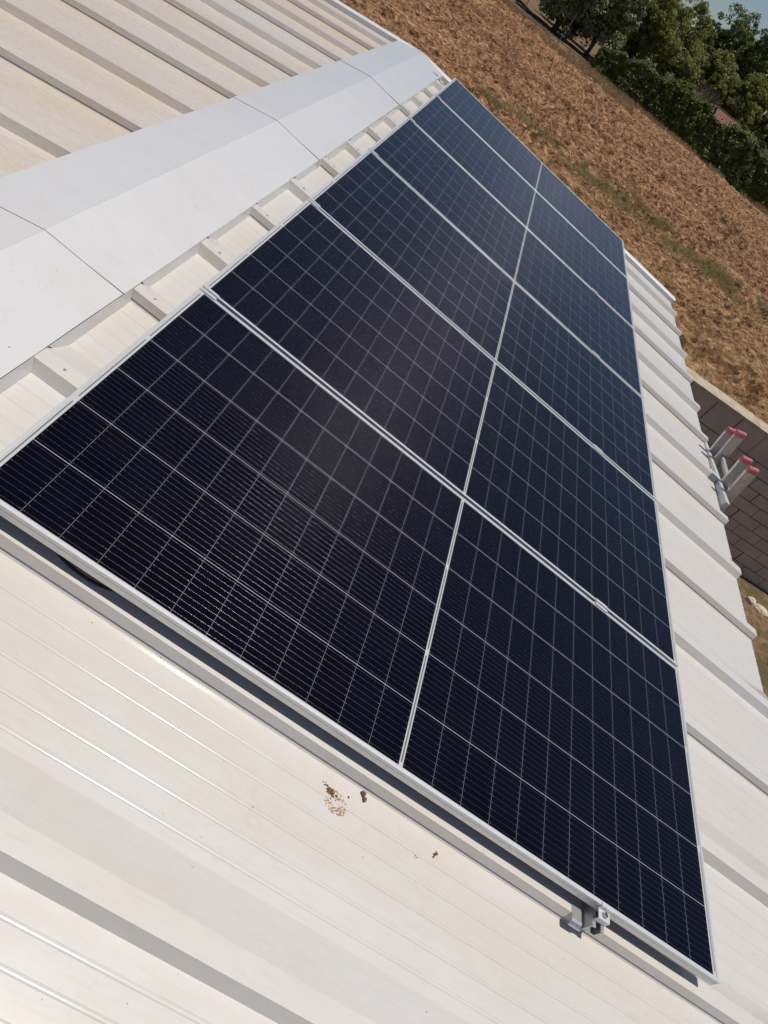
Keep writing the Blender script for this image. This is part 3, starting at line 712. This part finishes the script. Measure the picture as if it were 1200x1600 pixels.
ns = 5000; sx_ = rng.uniform(-15, 22, ns); sp_ = np.stack([sx_, rng.normal(-0.5, 0.5, ns), 2.9+0.5*np.clip((sx_+15)/9, 0, 1)+0.6*(vnoise(sx_+50, sx_*0, 1.6, 61)-0.5)+rng.uniform(-0.5, 0.35, ns)], 1)
sp_ = sp_[vnoise(sx_+9, sx_*0, 0.5, 77) > 0.45]
v, f = quads(sp_, np.tile(np.array([0, -0.5, 1.0]), (len(sp_), 1)), 0.09)
big_obj('shoots', v, f, L_pin, hd)
mb = MB()
for i_ in range(46):
    x = -14.8+i_*0.8+rng.uniform(-0.2, 0.2); mb.tube([(x, 0, -0.1), (x+rng.uniform(-0.2, 0.2), 0, 1.0), (x+rng.uniform(-0.3, 0.3), 0, 2.0)], [0.05, 0.04, 0.02], 6)
mb.build('stems', M_bark, hd)

# bare twiggy shrub
sh = MB()
for i_ in range(110):
    a = rng.uniform(0, 6.28); sp = rng.uniform(0.2, 1.9); h_ = rng.uniform(2.4, 4.6)
    p0_ = Vector((0.15*math.cos(a), 0.15*math.sin(a), 0)); p1 = Vector((sp*0.4*math.cos(a), sp*0.3*math.sin(a), h_*0.45)); p2 = Vector((sp*math.cos(a), sp*0.7*math.sin(a), h_))
    sh.tube([p0_, p1, p2], [0.035, 0.022, 0.008], 4)
    for _ in range(4):
        t_ = rng.uniform(0.2, 0.9); q = p1.lerp(p2, t_); sh.tube([q, q+Vector((rng.uniform(-0.5, 0.5), rng.uniform(-0.3, 0.3), rng.uniform(0.3, 0.8)))], [0.012, 0.005], 3)
o = sh.build('bare_shrub', simple('bare_twigs', (0.34, 0.26, 0.20), 0.9, 0, 0.1, 0.3, 5), None, Matrix.Translation((15.3, 76.5, 0)))
tag(o, 'leafless brown twiggy shrub rising behind the hedge by the red tiled roof', 'shrub')

# cane plant at the right edge
n = 1400; a = rng.uniform(0, 6.28, n); r_ = rng.uniform(0, 0.5, n)
ln = rng.uniform(1.2, 2.6, n); base = np.stack([r_*np.cos(a), r_*np.sin(a), rng.uniform(1.2, 2.6, n)], 1)
dirs = np.stack([np.cos(a)*rng.uniform(0.2, 1.0, n), np.sin(a)*0.6, rng.uniform(0.3, 1.0, n)], 1)
mid = base+dirs*(ln*0.5)[:, None]; tip = base+dirs*(ln*0.9)[:, None]-np.array([0, 0, 1])*(ln*0.35)[:, None]
sd = np.stack([-np.sin(a), np.cos(a), 0.3*np.ones(n)], 1)*0.035
V = np.concatenate([base-sd, base+sd, mid+sd, mid-sd, tip+sd*0.2, tip-sd*0.2]); i = np.arange(n)
F = np.concatenate([np.stack([i, i+n, i+2*n, i+3*n], 1), np.stack([i+3*n, i+2*n, i+4*n, i+5*n], 1)])
cp = empty('cane_plant', Matrix.Translation((23.3, 76.2, 0)), 'pale arching cane plant behind the hedge at the right edge', 'plant')
big_obj('foliage', V, F, L_bam, cp)
mb = MB()
for _ in range(9): x, y = rng.uniform(-0.3, 0.3, 2); mb.tube([(x, y, 0), (x*1.3, y*1.3, 2.6)], 0.03, 5)
mb.build('stem', M_bark, cp)

# red tiled hut roof behind the hedge
M_tile = NT('clay_tile'); ct = M_tile.coord((1, 1, 1)); wv = M_tile.n('TexWave', wave_type='BANDS', bands_direction='X'); M_tile.l(ct, wv.inputs[0]); wv.inputs['Scale'].default_value = 1.6; wv.inputs['Distortion'].default_value = 1.0
M_tile.base(M_tile.mix(M_tile.fl(wv.outputs[0], 0.05, 0.4), (0.07, 0.03, 0.022), (0.27, 0.105, 0.075))); M_tile.rough(0.85); M_tile = M_tile.m
hut = empty('tiled_hut', Matrix.Translation((18.3, 77.5, 0)), 'small hut with red tiled roof showing over the hedge', 'hut')
mb = MB(); mb.box(-1.25, 1.25, -1.0, 1.0, 0, 2.35); mb.build('wall', simple('hut_brick', (0.30, 0.14, 0.09), 0.9, 0, 0.1, 0.3, 5), hut)
mb = MB(); mb.add([(-1.4, -1.3, 2.35), (1.4, -1.3, 2.35), (1.4, 0.2, 3.55), (-1.4, 0.2, 3.55), (-1.4, 1.3, 2.45), (1.4, 1.3, 2.45), (-1.4, -1.3, 2.25), (1.4, -1.3, 2.25), (1.4, 1.3, 2.35), (-1.4, 1.3, 2.35)],
                  [(0, 1, 2, 3), (3, 2, 5, 4), (6, 7, 1, 0), (4, 5, 8, 9), (0, 3, 4, 9, 6), (1, 7, 8, 5, 2), (6, 9, 8, 7)])
rf = mb.build('roof', M_tile, hut)
mb = MB(); mb.box(-1.42, 1.42, 0.12, 0.28, 3.52, 3.60); mb.build('ridge_tile', M_cop, rf)

# fence at the edge of the field, left of the hedge
fe = empty('wire_fence', Matrix.Translation((-2, 66.6, 0)), 'low pale kerb with tall slim posts and wires at the far field edge', 'fence')
mb = MB(); mb.hexa([(-12, -0.06, 0.42), (9.2, 4.4, 0.42), (9.2, 4.52, 0.42), (-12, 0.06, 0.42)], [(-12, -0.06, 0.34), (9.2, 4.4, 0.34), (9.2, 4.52, 0.34), (-12, 0.06, 0.34)])
mb.build('top_bar', simple('weathered_bar', (0.42, 0.36, 0.28), 0.8), fe)
Mp = simple('grey_post', (0.16, 0.155, 0.15), 0.7)
for x in (-8.3, -4.2, 0.0, 3.7, 7.6):
    y = (x+12)/21.2*4.46
    mb = MB(); mb.tube([(x, y+0.10, 0), (x, y+0.10, 2.5)], 0.035, 6); mb.build('post', Mp, fe)
for z in (1.0, 1.6, 2.2):
    mb = MB(); mb.tube([(-12, 0.10, z), (9.2, 4.56, z)], 0.006, 4); mb.build('wire', Mp, fe)
